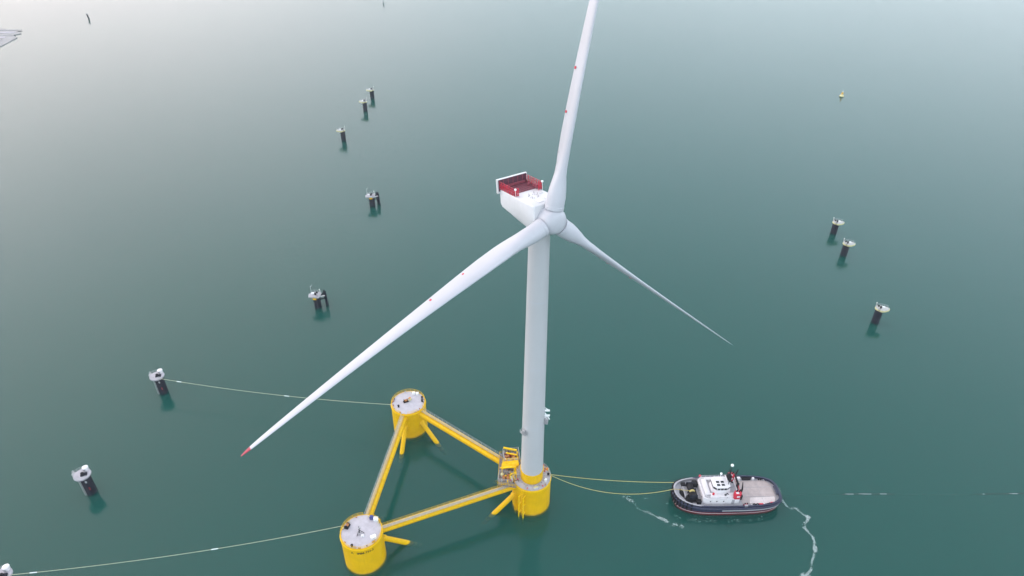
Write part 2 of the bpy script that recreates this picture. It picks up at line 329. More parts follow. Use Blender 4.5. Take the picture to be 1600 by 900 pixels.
mb.build('platform_grid', 'darkred', nac, smooth=False)
for (a, b, x, y, z) in ((11.6, 3.2, .7, .5, 1.0), (12.9, 3.3, .9, .45, .8), (16.3, -2.6, .8, .9, .6), (14.8, 2.9, .5, .5, .5), (11.3, -3.2, .6, .6, .7)): MB().box(hf(a, b, 4.2+z/2), (x, y, z), rot=rot3).build('platform_box', 'pinkred', nac, smooth=False)
cool = MB().box(hf(17.75, -.1, 4.65), (.7, 8.7, 3.5), rot=rot3).build('cooler_panel', 'nacelle', nac, smooth=False)
MB().box(hf(17.37, -.1, 4.85), (.08, 8.2, 2.9), rot=rot3).build('cooler_louvre', 'darkred', nac, smooth=False)
mb = MB()
for b in (-2.8, -1.4, 0, 1.4, 2.8): mb.box(hf(17.3, b, 4.95), (.1, .12, 2.7), rot=rot3)
mb.box(hf(17.0, 0, 4.5), (.5, 6.5, .5), rot=rot3); mb.build('louvre_rib', 'pinkred', nac, smooth=False)
# hub
H1 = H0-n_*1.0
def hub_ring(a, r, k=48): return [H1+n_*a+(up_*math.cos(t)+s_*math.sin(t))*r for t in [2*math.pi*i/k for i in range(k)]]
hubo = MB().loft([hub_ring(a, r) for a, r in ((-1.9, 2.9), (-1.75, 3.1), (-1.2, 3.2), (0, 3.22), (1.2, 3.12), (1.9, 2.75), (2.4, 2.0), (2.6, 1.1), (2.65, .2))]).build('hub', 'white', T)
MB().loft([hub_ring(a, r) for a, r in ((-2.4, 2.45), (-1.8, 2.45))]).build('hub_seal', 'black', hubo)
# blades, feathered
AZ, RR = R(12.551), 82.675
def chord(t):
    pts = [(0, 4.35), (.04, 4.35), (.08, 4.4), (.13, 4.8), (.18, 5.2), (.24, 5.25), (.32, 4.85), (.45, 4.0), (.6, 3.2), (.75, 2.45), (.88, 1.75), (.95, 1.3), (.985, .85), (1, .25)]
    for (a, x), (b, y) in zip(pts, pts[1:]):
        if t <= b: q = (t-a)/(b-a); return x+(y-x)*q
    return pts[-1][1]
def thick(t):
    pts = [(0, 1), (.05, 1), (.09, .68), (.14, .42), (.22, .27), (.4, .21), (.7, .2), (1, .16)]
    for (a, x), (b, y) in zip(pts, pts[1:]):
        if t <= b: q = (t-a)/(b-a); return x+(y-x)*q
    return .16
NP = 32
def blade_pos(d, t): return H1+d*RR*t+n_*(2.4*t+4.3*t*t)
def blade(k):
    a = AZ+k*2*math.pi/3; d = (up_*math.cos(a)+s_*math.sin(a)).normalized(); tg = n_.cross(d)
    def section(t):
        be = R(90-2-15*(1-t)**2.0); cd = tg*math.cos(be)+n_*math.sin(be); th = d.cross(cd)
        c = chord(t); tk = thick(t); rnd = max(0, min(1, (tk-.38)/.5)); rnd = rnd*rnd*(3-2*rnd); P = []
        for i in range(NP):
            q = 2*math.pi*i/NP; x = .5*(1+math.cos(q)); s = 1 if q < math.pi else -1
            y = s*tk/.2*(.2969*math.sqrt(max(x, 0))-.126*x-.3516*x*x+.2843*x**3-.1036*x**4)*1.0*c
            ax = (.32-x)*c; cx, cy = -.5*c*math.cos(q), .5*c*math.sin(q)
            P.append(blade_pos(d, t)+cd*(ax*(1-rnd)+cx*rnd)+th*((y+.02*c*(1-rnd))*(1-rnd)+cy*rnd))
        return P, cd, th, c
    ts = [.036, .05, .07, .09, .11, .13, .155, .18, .21, .24, .28, .32, .37, .42, .48, .54, .6, .66, .72, .78, .84, .89, .93, .955, .974]
    bl = MB().loft([section(t)[0] for t in ts]).build('blade', 'white', T)
    tip = [.974, .98, .988, .994, .998, 1.0]
    MB().loft([[p for p in section(t)[0]] for t in tip]).build('blade_tip', 'tipred' if k == 2 else 'white', bl)
    MB().loft([[blade_pos(d, t)+(v-blade_pos(d, t))*f for v in section(t)[0]] for t, f in ((.034, 1.035), (.043, 1.035), (.044, 1.0))]).build('root_collar', 'white', bl)
    for t in (.19, .3, .415):
        _, cd, th, c = section(t); p = blade_pos(d, t)-cd*.46*c; MB().cyl(p-th*.06*c-th*.1, p+th*.06*c+th*.12, .3, n=12).build('lightning_receptor', 'red' if t > .2 else 'tgrey', bl)
for k in range(3): blade(k)

# ------------------------------------------------------------------ floating platform
ctr = Vector((-24.264, 149.966, 0))
P = empty('floating_platform', ctr, label='yellow triangular floating platform of three round columns joined by beams, under the turbine', cat='floating platform')
DK = 11.67
def ang_to(a, b): d = b-a; return math.atan2(d.y, d.x)
columns = {}
for nm, c in (('A', A), ('B', B), ('C', C)):
    q = c-ctr
    prof = [(6.02, -9), (6.02, .0), (6.02, 5), (6.02, 11.3), (6.02, DK-.05), (5.95, DK)]
    co = MB().lathe(prof, q, 72).build('column', 'yellow', P); columns[nm] = co
    if nm == 'C': co['label'] = 'yellow column carrying the turbine tower'
    else: co['label'] = 'yellow column with an open grey deck, ' + ('farthest from the camera' if nm == 'A' else 'nearest to the camera')
    MB().lathe([(6.035, -.5), (6.035, .55), (6.03, .6)], q, 72, caps=False).build('waterline_band', 'stain', co)
    mb = MB(); mb.lathe([(5.72, DK+.003), (5.72, DK+.05), (5.68, DK+.06)], q, 64).build('column_deck', 'deck', co)
    mb = MB(); mb.ring(q+Vector((0, 0, DK-.35)), 6.06, .12, 64, 6)
    # bolted joint of the deck segments
    mb.build('deck_rim', 'yellow2', co)
    gaps = {'A': [ang_to(A, B), ang_to(A, C)], 'B': [ang_to(B, A), ang_to(B, C)], 'C': [ang_to(C, A), ang_to(C, B)]}[nm]
    pts = []; runs = []
    for i in range(73):
        t = 2*math.pi*i/72
        if any(abs((t-g+math.pi) % (2*math.pi)-math.pi) < .14 for g in gaps):
            if len(pts) > 1: runs.append(pts)
            pts = []
        else: pts.append(q+Vector((5.85*math.cos(t), 5.85*math.sin(t), DK+.05)))
    if len(pts) > 1: runs.append(pts)
    mb = MB()
    for r_ in runs:
        for z in (1.1, .58): mb.tube([p+Vector((0, 0, z)) for p in r_], .045, 5)
        for p in r_[::3]+[r_[-1]]: mb.cyl(p, p+Vector((0, 0, 1.1)), .045, n=5)
        mb.tube([p+Vector((0, 0, .08)) for p in r_], .09, 4)
    mb.build('deck_railing', 'yellow' if nm != 'C' else 'steel', co)
# beams, walkways, braces
for (p, q) in ((A, B), (C, A), (C, B)):
    d = (q-p).normalized(); s = Vector((-d.y, d.x, 0)); a = p-ctr+d*5.6; b = q-ctr-d*5.6
    bm_ = MB().cyl(a+Vector((0, 0, 9.75)), b+Vector((0, 0, 9.75)), 1.08, n=32).build('beam', 'yellow', P)
    mb = MB()
    L = (b-a).length; k = 9
    for i in range(1, k): x = a.lerp(b, i/k); mb.cyl(x+Vector((0, 0, 9.75))-d*.05, x+Vector((0, 0, 9.75))+d*.05, 1.12, n=32)
    mb.build('beam_weld', 'stain', bm_)
    side = 1 if (p, q) == (A, B) else 1
    sd = s if (ctr-p).dot(s) < 0 else -s      # outer side of the triangle
    sh = sd*.42
    wk = MB().box((a+b)/2+sh+Vector((0, 0, 11.12)), (L-.2, 1.0, .1), math.atan2(d.y, d.x)).build('walkway', 'grating', bm_, smooth=False)
    mb = MB(); 
    for i in range(int(L/2.2)): x = a+d*(1+i*2.2)+sh; mb.cyl(x-s*.55+Vector((0, 0, 10.55)), x-s*.45+Vector((0, 0, 11.05)), .07, n=5).cyl(x+s*.55+Vector((0, 0, 10.55)), x+s*.45+Vector((0, 0, 11.05)), .07, n=5)
    mb.build('walkway_bracket', 'yellow', bm_)
    for g in (-1, 1):
        MB().rail([a+sh+s*.5*g+d*.2+Vector((0, 0, 11.15)), b+sh+s*.5*g-d*.2+Vector((0, 0, 11.15))], 1.1, .04, 1.9).build('walkway_railing', 'yellow' if g*(1 if sd == s else -1) < 0 else 'steel', bm_)
    for o_, dd in ((p, d), (q, -d)):
        x = o_-ctr; br = MB().cyl(x+dd*5.7+Vector((0, 0, 5.9)), x+dd*24+Vector((0, 0, -10.2)), .78, n=24).build('diagonal_brace', 'yellow', P)
        MB().cyl(x+dd*5.6+Vector((0, 0, 5.99)), x+dd*6.35+Vector((0, 0, 5.33)), .98, n=24).build('brace_sleeve', 'yellow', br)
# number on the nearest column
def bent_text(txt, size, c, rad, a0, z, parent, name='column_marking'):
    cu = bpy.data.curves.new('t', 'FONT'); cu.body = txt; cu.size = size; cu.align_x = 'CENTER'; cu.resolution_u = 2; cu.offset = .03
    o = bpy.data.objects.new('t', cu); col.objects.link(o); dg = bpy.context.evaluated_depsgraph_get(); me0 = o.evaluated_get(dg).to_mesh()
    vs = [v.co.copy() for v in me0.vertices]; fs = [tuple(p.vertices) for p in me0.polygons]
    o.evaluated_get(dg).to_mesh_clear(); bpy.data.objects.remove(o); bpy.data.curves.remove(cu)
    mb = MB(); mb.add([(c.x+rad*math.cos(a0+v.x/rad), c.y+rad*math.sin(a0+v.x/rad), z+v.y) for v in vs], fs)
    return mb.build(name, 'letter', parent, smooth=False)
bent_text('A   IMM-TH-3', 1.15, B-ctr, 6.05, math.atan2(-125, 43)-.13, 9.55, columns['B'])
# boat landing on the turbine column
bd = Vector((-.45, -.89, 0)).normalized(); bt = Vector((-bd.y, bd.x, 0)); q = C-ctr
mb = MB()
for g in (-1, 1):
    mb.cyl(q+bd*7.3+bt*.75*g+Vector((0, 0, -3)), q+bd*7.3+bt*.75*g+Vector((0, 0, 9.5)), .2, n=10)
    for z in (1.5, 5.5, 9.3): mb.cyl(q+bd*5.95+bt*.75*g+Vector((0, 0, z)), q+bd*7.3+bt*.75*g+Vector((0, 0, z)), .13, n=8)
mb.build('boat_landing', 'yellow2', P)
mb = MB()
for g in (-1, 1): mb.cyl(q+bd*6.6+bt*.28*g+Vector((0, 0, -1)), q+bd*6.6+bt*.28*g+Vector((0, 0, 12.8)), .06, n=6)
for i in range(44): mb.cyl(q+bd*6.6-bt*.28+Vector((0, 0, -.8+i*.31)), q+bd*6.6+bt*.28+Vector((0, 0, -.8+i*.31)), .03, n=4)
for i in range(9): 
    z = 3.2+i*1.1; mb.tube([q+bd*6.6+bt*.3+Vector((0, 0, z)), q+bd*7.2+bt*.35+Vector((0, 0, z)), q+bd*7.2-bt*.35+Vector((0, 0, z)), q+bd*6.6-bt*.3+Vector((0, 0, z))], .035, 4)
mb.build('ladder', 'yellow2', P)
b2 = Vector((-.78, -.62, 0)).normalized(); t2 = Vector((-b2.y, b2.x, 0))
mb = MB()
for g in (-1, 1): mb.cyl(q+b2*6.5+t2*.35*g+Vector((0, 0, -1)), q+b2*6.5+t2*.35*g+Vector((0, 0, 8)), .11, n=6)
for i in range(26): mb.cyl(q+b2*6.5-t2*.35+Vector((0, 0, -.8+i*.34)), q+b2*6.5+t2*.35+Vector((0, 0, -.8+i*.34)), .035, n=4)
mb.build('ladder', 'yellow', P)
# work platform on the inner side of the turbine column
def lo(x, y, z): return Vector((x, y, z))-ctr
wp = MB().prism([tuple(lo(x, y, 0).xy) for x, y in ((-4.0, 142.6), (1.6, 141.6), (1.9, 142.3), (.5, 146), (1.9, 150.3), (3.2, 151.3), (2.4, 156.2), (-3.6, 155.2))], 11.35, 11.6).build('work_platform', 'floor', P, smooth=False)
rim = [lo(x, y, 11.6) for x, y in ((1.6, 141.6), (-4.0, 142.6), (-3.6, 155.2), (2.4, 156.2), (3.2, 151.3))]
MB().rail(rim, 1.15, .05, 1.2).build('platform_railing', 'yellow', wp)
def cage(c, d, rz, nm='equipment_cage', mat='steel'):
    mb = MB(); m = Matrix.Rotation(rz, 3, 'Z'); x, y, h = d[0]/2, d[1]/2, d[2]
    cs = [(-x, -y), (x, -y), (x, y), (-x, y)]
    for (a, b), (e, f) in zip(cs, cs[1:]+cs[:1]):
        p0, p1 = Vector(c)+m @ Vector((a, b, 0)), Vector(c)+m @ Vector((e, f, 0)); k = max(2, round((p1-p0).length/.55))
        for i in range(k): v = p0.lerp(p1, i/k); mb.cyl(v, v+Vector((0, 0, h)), .05 if i else .09, n=5)
        for z in (0.1, h*.35, h*.7, h): mb.cyl(p0+Vector((0, 0, z)), p1+Vector((0, 0, z)), .05, n=5)
    return mb.build(nm, mat, wp)
cage(lo(.2, 153.4, 11.6), (5.0, 4.6, 2.3), R(8))
cage(lo(-1.6, 144.6, 11.6), (4.4, 3.4, 2.1), R(-6))
mb = MB()
for (x, y, z, a, b, c_) in ((-1.2, 153.2, 12.3, 1.3, 1.1, 1.3), (.6, 154.2, 12.2, 1.1, 1.2, 1.1), (.9, 152.4, 12.5, 1.0, .9, 1.6), (-.7, 154.6, 12.1, .8, .7, .9)): mb.bevbox(lo(x, y, z), (a, b, c_), .08, random.random())
mb.build('pump_unit', 'rust', wp)
mb = MB()
for (x, y) in ((-2.2, 144.5), (-.9, 144.3)): mb.cyl(lo(x-.35, y, 12.5), lo(x+.35, y+.1, 12.5), .75, n=20)
mb.build('winch_drum', 'rust', wp)
MB().sphere(lo(-2.7, 145.6, 12.9), .55).sphere(lo(.1, 144.4, 12.7), .6).build('buoyant_tank', 'cream', wp)
MB().bevbox(lo(1.6, 151.6, 12.4), (1.2, 1.2, 1.6), .1).bevbox(lo(-.4, 151.4, 12.2), (1.4, .8, 1.1), .1).build('control_cabinet', 'tgrey', wp)
MB().box(lo(-.3, 154.9, 14.2), (4.4, .42, .5), R(-14)).box(lo(.2, 153.0, 14.0), (3.6, .32, .35), R(-14)).box(lo(2.0, 153.2, 13.2), (.35, .35, 3.2)).build('gantry_beam', 'yellow2', wp)
mb = MB(); mb.prism([tuple(lo(x, y, 0).xy) for x, y in ((-2.9, 147.2), (2.6, 148.9), (2.3, 151.0), (-2.4, 150.3))], 13.2, 13.5)
for x, y in ((-2.7, 147.4), (2.3, 149.0), (2.1, 150.7), (-2.2, 150.1)): mb.cyl(lo(x, y, 11.6), lo(x, y, 13.2), .13, n=8)
mb.build('raised_platform', 'yellow2', wp, smooth=False)
MB().rail([lo(-2.9, 147.2, 13.5), lo(2.5, 148.9, 13.5)], 1.1, .07, 1.1).rail([lo(2.3, 151.0, 13.5), lo(-2.4, 150.3, 13.5), lo(-2.9, 147.2, 13.5)], 1.1, .07, 1.1).build('raised_railing', 'yellow2', wp)
rs = random.Random(5)
for i in range(34):
    if i % 2: x, y = rs.uniform(-1.9, 2.3), rs.uniform(151.3, 155.4)
    else: x, y = rs.uniform(-3.4, .9), rs.uniform(143.0, 146.6)
    h = rs.uniform(.3, 1.3); mt = rs.choice(['rust', 'steel', 'darksteel', 'twhite', 'rust', 'tgrey', 'yellow2', 'red'])
    MB().bevbox(lo(x, y, 11.6+h/2), (rs.uniform(.3, .9), rs.uniform(.3, .9), h), .05, rs.random()*3).build('equipment_box', mt, wp)
for i in range(14):
    x, y = rs.uniform(-3, 1.5), rs.uniform(143, 155); a = rs.random()*3
    MB().tube([lo(x, y, 11.8), lo(x, y, 12.5+rs.random()), lo(x+1.6*math.cos(a), y+1.6*math.sin(a), 12.5), lo(x+1.6*math.cos(a), y+1.6*math.sin(a), 11.7)], .09, 6).build('pipe', rs.choice(['rust', 'steel', 'darksteel']), wp)
for i in range(22):
    t = rs.random()*6.283; r_ = rs.uniform(4.35, 5.5); h = rs.uniform(.2, .6); p_ = C-ctr+Vector((r_*math.cos(t), r_*math.sin(t), DK+.07+h/2))
    MB().bevbox(p_, (rs.uniform(.25, .7), rs.uniform(.2, .5), h), .04, t).build('deck_fitting', rs.choice(['rust', 'steel', 'red', 'twhite', 'darksteel']), P)
for cc in (A, B):
    for i in range(20):
        t = rs.random()*6.283; r_ = rs.uniform(5.25, 5.6); h = rs.uniform(.15, .4); p_ = cc-ctr+Vector((r_*math.cos(t), r_*math.sin(t), DK+.07+h/2))
        MB().bevbox(p_, (rs.uniform(.15, .35), rs.uniform(.3, .8), h), .04, t).build('deck_fitting', rs.choice(['rust', 'steel', 'cream', 'rust', 'darksteel']), P)
# knuckle crane folded over the work platform
cr_ = MB().cyl(lo(1.4, 147.3, 11.6), lo(1.4, 147.3, 14.4), .45, .38, 16).build('crane', 'yellow2', P)
MB().tube([lo(1.4, 147.3, 14.3), lo(.2, 146.4, 15.3), lo(-3.4, 147.1, 14.2)], [.32, .3, .16], 8).build('crane_boom', 'yellow2', cr_)
mb = MB()
for (x0, z0, x1, z1) in ((-.2, 11.7, 1.7, 14.6), (1.7, 11.7, -.2, 14.6)): mb.cyl(lo(x0, 144.0, z0), lo(x1, 145.0, z1), .12, n=6)
mb.cyl(lo(-.2, 144.0, 11.7), lo(-.2, 144.0, 14.7), .13, n=6).cyl(lo(1.7, 145.0, 11.7), lo(1.7, 145.0, 14.7), .13, n=6).cyl(lo(-.2, 144.0, 14.7), lo(1.7, 145.0, 14.7), .13, n=6)
mb.build('cross_frame', 'yellow2', wp)
# cable trunk running up the tower's inner side and clutter of bolts at its foot
mb = MB()
for k in range(26):
    t = 2*math.pi*k/26; mb.box(C-ctr+Vector((4.0*math.cos(t), 4.0*math.sin(t), DK+.22)), (.35, .25, .35), t)
mb.build('tower_bolt', 'steel', P, smooth=False)

# ---- loose gear on the three decks (each its own thing)
def gear(name, x, y, fn, label, cat, group=None, rz=0, z=DK+.065):
    t = empty(name, (x, y, z), rz, label=label, cat=cat, group=group); fn(t); return t
def crate(w_, d_, h_, mat, lid='tgrey'):
    def f(t):
        MB().bevbox((0, 0, h_/2), (w_, d_, h_), .06).build('body', mat, t); MB().bevbox((0, 0, h_+.06), (w_*1.03, d_*1.03, .12), .04).build('lid', lid, t)
        MB().box((0, -d_/2-.03, h_*.6), (w_*.3, .06, .1)).build('latch', 'steel', t, smooth=False)
    return f
def winch(t):
    MB().box((0, 0, .1), (1.8, 1.1, .2)).build('base_frame', 'black', t, smooth=False)
    MB().cyl((-.55, 0, .65), (.55, 0, .65), .38, n=16).build('drum', 'rust', t)
    for g in (-.6, .6): MB().cyl((g-.05, 0, .65), (g+.05, 0, .65), .58, n=16).build('flange', 'black', t)
def mast(t):
    MB().box((0, 0, .1), (1.5, 1.2, .2)).build('base_plate', 'tgrey', t, smooth=False)
    MB().cyl((0, 0, .2), (0, 0, 3.0), .11, n=8).build('pole', 'black', t)
    for g in (0, 2.1, 4.2): MB().cyl((1.3*math.cos(g), 1.3*math.sin(g), .1), (0, 0, 1.6), .07, n=6).build('stay', 'black', t)
    MB().bevbox((.25, -.1, 2.6), (.5, .35, .6), .05).build('instrument_box', 'steel', t)
def bollard(t):
    MB().cyl((0, 0, 0), (0, 0, .7), .3, n=14).build('post', 'black', t); MB().sphere((0, 0, .75), .4, sz=.5).build('cap', 'black', t)
def reel(t):
    MB().cyl((0, -.3, .55), (0, .3, .55), .5, n=18).build('drum', 'orange', t)
    for g in (-.33, .33): MB().cyl((0, g-.03, .55), (0, g+.03, .55), .55, n=18).build('flange', 'cream', t)
bx, by = B.x, B.y; ax, ay = A.x, A.y
gear('instrument_mast', bx-.3, by-.6, mast, 'dark tripod mast at the middle of the nearest grey column deck', 'mast')
gear('storage_box', bx+3.6, by+4.0, crate(1.3, .9, .9, 'capwhite', 'capwhite'), 'bright white box right beside the blue box on the nearest column deck', 'box')
gear('storage_box', bx+2.2, by+4.5, crate(1.0, .9, .9, 'blue', 'blue'), 'blue box at the back edge of the nearest column deck', 'box')
gear('storage_box', bx+3.9, by-2.2, crate(1.5, 1.0, .9, 'capwhite', 'capwhite'), 'bright white box alone on the right edge of the nearest column deck', 'box', rz=.5)
gear('deck_winch', bx-4.3, by+1.6, winch, 'dark rusty winch on the left edge of the nearest column deck', 'winch', rz=1.3)
gear('storage_box', bx+.7, by-1.6, crate(.8, .6, .5, 'capwhite', 'twhite'), 'small white box in front of the tripod mast on the nearest column deck', 'box')
gear('bollard', bx-1.7, by-5.0, bollard, 'squat black bollard at the front edge of the nearest column deck above the lettering', 'bollard')
gear('storage_box', ax+1.4, ay+4.3, crate(.9, .8, .8, 'capwhite', 'capwhite'), 'left of two small white boxes at the back of the farthest column deck', 'box')
gear('storage_box', ax+2.7, ay+4.1, crate(.9, .8, .8, 'capwhite', 'capwhite'), 'right of two small white boxes at the back of the farthest column deck', 'box')
gear('deck_winch', ax-.9, ay+.4, winch, 'dark winch at the middle of the farthest column deck', 'winch', rz=.4)
gear('bollard', ax-3.1, ay-2.3, bollard, 'black bollard on the near left edge of the farthest column deck', 'bollard')
gear('cable_reel', ax+.4, ay+1.3, reel, 'orange cable reel beside the dark winch on the farthest column deck', 'cable reel', rz=.5)
gear('bollard', ax+4.6, ay+2.2, bollard, 'back of two black bollards on the right edge of the farthest column deck', 'bollard')
gear('bollard', ax+4.8, ay+.6, bollard, 'front of two black bollards on the right edge of the farthest column deck', 'bollard')
gear('storage_box', C.x+3.3, C.y+3.6, crate(1.1, .8, 1.0, 'red', 'red'), 'red box behind the foot of the turbine tower', 'box', rz=-.6)
gear('storage_box', C.x+1.2, C.y-4.8, crate(1.4, .5, .45, 'capwhite', 'cream'), 'low white box right in front of the yellow foot of the turbine tower', 'box', rz=.3)
gear('storage_box', C.x+4.3, C.y-1.9, crate(.8, .6, .7, 'capwhite', 'capwhite'), 'small white box to the right of the yellow foot of the turbine tower', 'box', rz=.9)
gear('bollard', C.x+5.2, C.y+.3, bollard, 'black bollard on the right rim of the turbine column where the tow ropes start', 'bollard')
gear('cable_reel', C.x+5.0, C.y+2.2, reel, 'orange cable reel on the deck right of the turbine tower', 'cable reel', rz=1.1)

# ------------------------------------------------------------------ mooring dolphins
def dolphin(x, y, h, side, style, label, group='mooring dolphins standing in the water', rz=0):
    t = empty('mooring_dolphin', (x, y, 0), rz, label=label, cat='mooring dolphin', group=group)
    r = 1.6
    MB().lathe([(r, -6), (r, h-.5), (r*.98, h-.45)], (0, 0, 0), 28).build('pile', 'darksteel', t)
    if style == 'round':
        o = [(side*.6+2.65*math.cos(a)*(1+.07*math.cos(8*a)), 2.65*math.sin(a)+.2) for a in [2*math.pi*k/16+.2 for k in range(16)]]
    elif style == 'boat':
        o = []
        for k in range(28):
            a = 2*math.pi*k/28; cx, cy = math.cos(a), math.sin(a)
            o.append((side*(.95+cx*(3.2 if cx > 0 else 2.75)), 2.2*math.copysign(abs(cy)**.9, cy)*(1-.28*max(cx, 0)) + .35*max(0, -cx)))
        if side < 0: o.reverse()
    else:
        o = [(-2.9, -2.0), (1.5, -2.4), (2.2, -.8), (2.0, 1.9), (.2, 2.6), (-2.5, 2.2), (-3.4, .3)]
    dkm = 'dolwhite' if style == 'boat' else 'tgrey' if style == 'tripod' else 'deck'
    sk = [(a*.93, b*.93) for a, b in o]
    MB().loft([[(a*.62, b*.62, h-1.4) for a, b in o], [(a, b, h-(.75 if style == 'boat' else .42)) for a, b in o], [(a, b, h-.16) for a, b in o]]).build('deck_skirt', 'cream' if style == 'boat' else 'tgrey' if style == 'round' else 'steel', t)
    dk = MB().prism(sk, h-.2, h).build('deck', dkm, t)
    MB().rail([(a, b, h-.1) for a, b in sk][2:-1], 1.05, .04, 1.4).build('railing', 'steel', t)
    MB().cyl((.2*side, -.1, h), (.2*side, -.1, h+.75), .42, .34, 14).sphere((.2*side, -.1, h+.8), .52, sz=.5).build('bollard', 'black', t)
    if style == 'round':
        MB().bevbox((.2, -.1, h+.25), (1.9, 1.3, .5), .15, .3).build('hook_base', 'darksteel', t)
        hd = MB().lathe([(.85, h+.02), (.85, h+1.0), (.98, h+1.01), (.98, h+1.2), (.5, h+1.45), (.1, h+1.5)], (side*.1, 2.0, 0), 8).build('capstan_housing', 'twhite', t)
        MB().box((side*.1, 1.12, h+.55), (.7, .1, .8)).build('door', 'tgrey', hd, smooth=False)
        MB().rail([(side*3.4, .2, h-.1), (side*3.4, 1.0, h-.1)], 1.2, .06, .5).box((side*3.3, .6, h-.15), (1.2, 1.2, .12)).build('boarding_step', 'steel', t)
    else:
        MB().cyl((-side*1.6, .9, h), (-side*1.6, .9, h+2.1), .1, n=8).cyl((-side*1.6, .9, h+1.8), (-side*1.6, .9, h+2.3), .24, n=10).build('lantern', 'dolwhite', t)
        MB().bevbox((side*1.5, .5, h+.3), (1.1, .7, .6), .08).build('cable_box', 'capwhite', t)
        MB().bevbox((-side*.2, 1.2, h+.35), (.7, .5, .7), .08).build('hook_base', 'black', t)
    mb = MB(); lx = side*1.35 if style == 'round' else -side*.9; ly = -math.sqrt(max(.01, (r+.25)**2-lx*lx))
    for g in (-.25, .25): mb.cyl((lx+g, ly, -.5), (lx+g, ly, h+.9), .06, n=5)
    for i in range(int((h+1)/.45)): mb.cyl((lx-.25, ly, -.3+i*.45), (lx+.25, ly, -.3+i*.45), .04, n=4)
    mb.build('ladder', 'steel' if style == 'round' else 'darksteel', t)
    if style == 'round':
        MB().bevbox((1.0*-side, -1.75, h-1.6), (.55, .3, .7), .08).build('fender_plate', 'steel', t)
        MB().bevbox((1.1*-side, -1.65, h-4.8), (.5, .3, 1.1), .08).build('fender_plate', 'hullred', t)
    if style == 'tripod':
        for (px_, py_, hh) in ((3.6, 1.2, h+.4), (2.8, 3.4, h-.6)):
            MB().cyl((px_+.5, py_, -4), (px_, py_, hh), .62, n=16).cyl((px_, py_, hh), (px_, py_, hh+1.0), .62, .08, 16).build('raking_pile', 'darksteel', t)
        MB().cyl((.8, 0, h-1.0), (3.7, 1.2, h-1.0), .38, n=10).cyl((.8, 0, h-2.7), (3.8, 1.2, h-2.7), .32, n=10).cyl((.8, .5, h-1.2), (2.9, 3.4, h-1.2), .3, n=8).build('tie_beam', 'darksteel', t)
        MB().box((2.6, -.1, h-.75), (2.6, .9, .12), R(22)).build('catwalk', 'steel', t, smooth=False)
        MB().cyl((-2.4, 1.4, h), (-2.4, 1.4, h+3.6), .08, n=6).cyl((-2.4, 1.4, h+3.1), (-1.6, 1.9, h+3.9), .1, n=6).build('davit', 'steel', t)
        MB().bevbox((-.2, -2.35, h-.9), (1.5, .25, .7), .06).build('sign_panel', 'yellow', t)
    return t
D = [(-139.6, 112.2, 9.0, -1, 'round', 'grey-decked dolphin with white housing, cut off by the bottom left corner'),
     (-136.5, 148.4, 8.2, -1, 'round', 'grey-decked dolphin with white housing at lower left, no rope tied to it'),
     (-133.1, 195.9, 8.0, -1, 'round', 'grey-decked dolphin with white housing holding the rope to the farthest yellow column'),
     (-87.3, 252.3, 6.6, -1, 'tripod', 'black dolphin with raking side piles, the nearer of the two left of the nacelle'),
     (-79.7, 350.9, 6.4, -1, 'tripod', 'black dolphin with raking side piles, the farther of the two left of the nacelle'),
     (-115.8, 447.0, 7.4, -1, 'boat', 'white-topped black dolphin, nearest of three in the far left row'),
     (-111.3, 504.8, 7.4, -1, 'boat', 'white-topped black dolphin, middle of three in the far left row'),
     (-111.0, 533.7, 6.8, -1, 'boat', 'white-topped black dolphin, farthest of three in the far left row'),
     (171.8, 322.8, 6.6, 1, 'boat', 'white-topped black dolphin, farthest of the three on the right side'),
     (168.4, 300.4, 6.8, 1, 'boat', 'white-topped black dolphin, middle of the three on the right side'),
     (159.9, 243.6, 7.5, 1, 'boat', 'white-topped black dolphin, nearest of the three on the right side')]
for i, d in enumerate(D): dolphin(*d, rz=(.0, .05, -.1, 0, .12, .1, -.1, .2, .03, -.02, -.08)[i])
# two lone far piles at the top of the picture
def far_pile(x, y, h, label, lean):
    t = empty('mooring_post', (x, y, 0), 0, label=label, cat='post', group='lone far posts')
    MB().cyl((0, 0, -4), (lean, 0, h), .8, .7, 16).build('pile', 'steel' if lean == 0 else 'darksteel', t)
    MB().cyl((lean, 0, h), (lean*1.1, 0, h+.6), 1.3, 1.2, 12).build('cap', 'steel', t)
far_pile(-462.7, 786, 4.6, 'small lone dark post far off at top left', -1.6)
far_pile(-156.5, 876, 4.5, 'faint lone post at the very top edge left of the upright blade', 0)
# yellow buoy
t = empty('navigation_buoy', (262.9, 544.3, 0), 0, label='small yellow buoy alone at upper right', cat='buoy')
MB().lathe([(1.3, -1.2), (1.7, -.3), (1.75, .35)], (0, 0, 0), 24).build('waterline_collar', 'black', t)
MB().lathe([(1.72, .36), (1.6, 1.0), (.9, 1.5)], (0, 0, 0), 24).build('float', 'cream', t)
mb = MB()
for k in range(4): a = k*math.pi/2+.4; mb.cyl((.9*math.cos(a), .9*math.sin(a), 1.4), (.35*math.cos(a), .35*math.sin(a), 3.6), .09, n=6)
mb.cyl((0, 0, 2.3), (0, 0, 3.5), .75, .55, 12); mb.build('lattice_tower', 'yellow', t)
MB().cyl((0, 0, 3.6), (0, 0, 4.2), .28, n=10).box((0, 0, 4.6), (.8, .15, .15), .7).box((0, 0, 4.6), (.15, .8, .15), .7).build('top_mark', 'twhite', t)
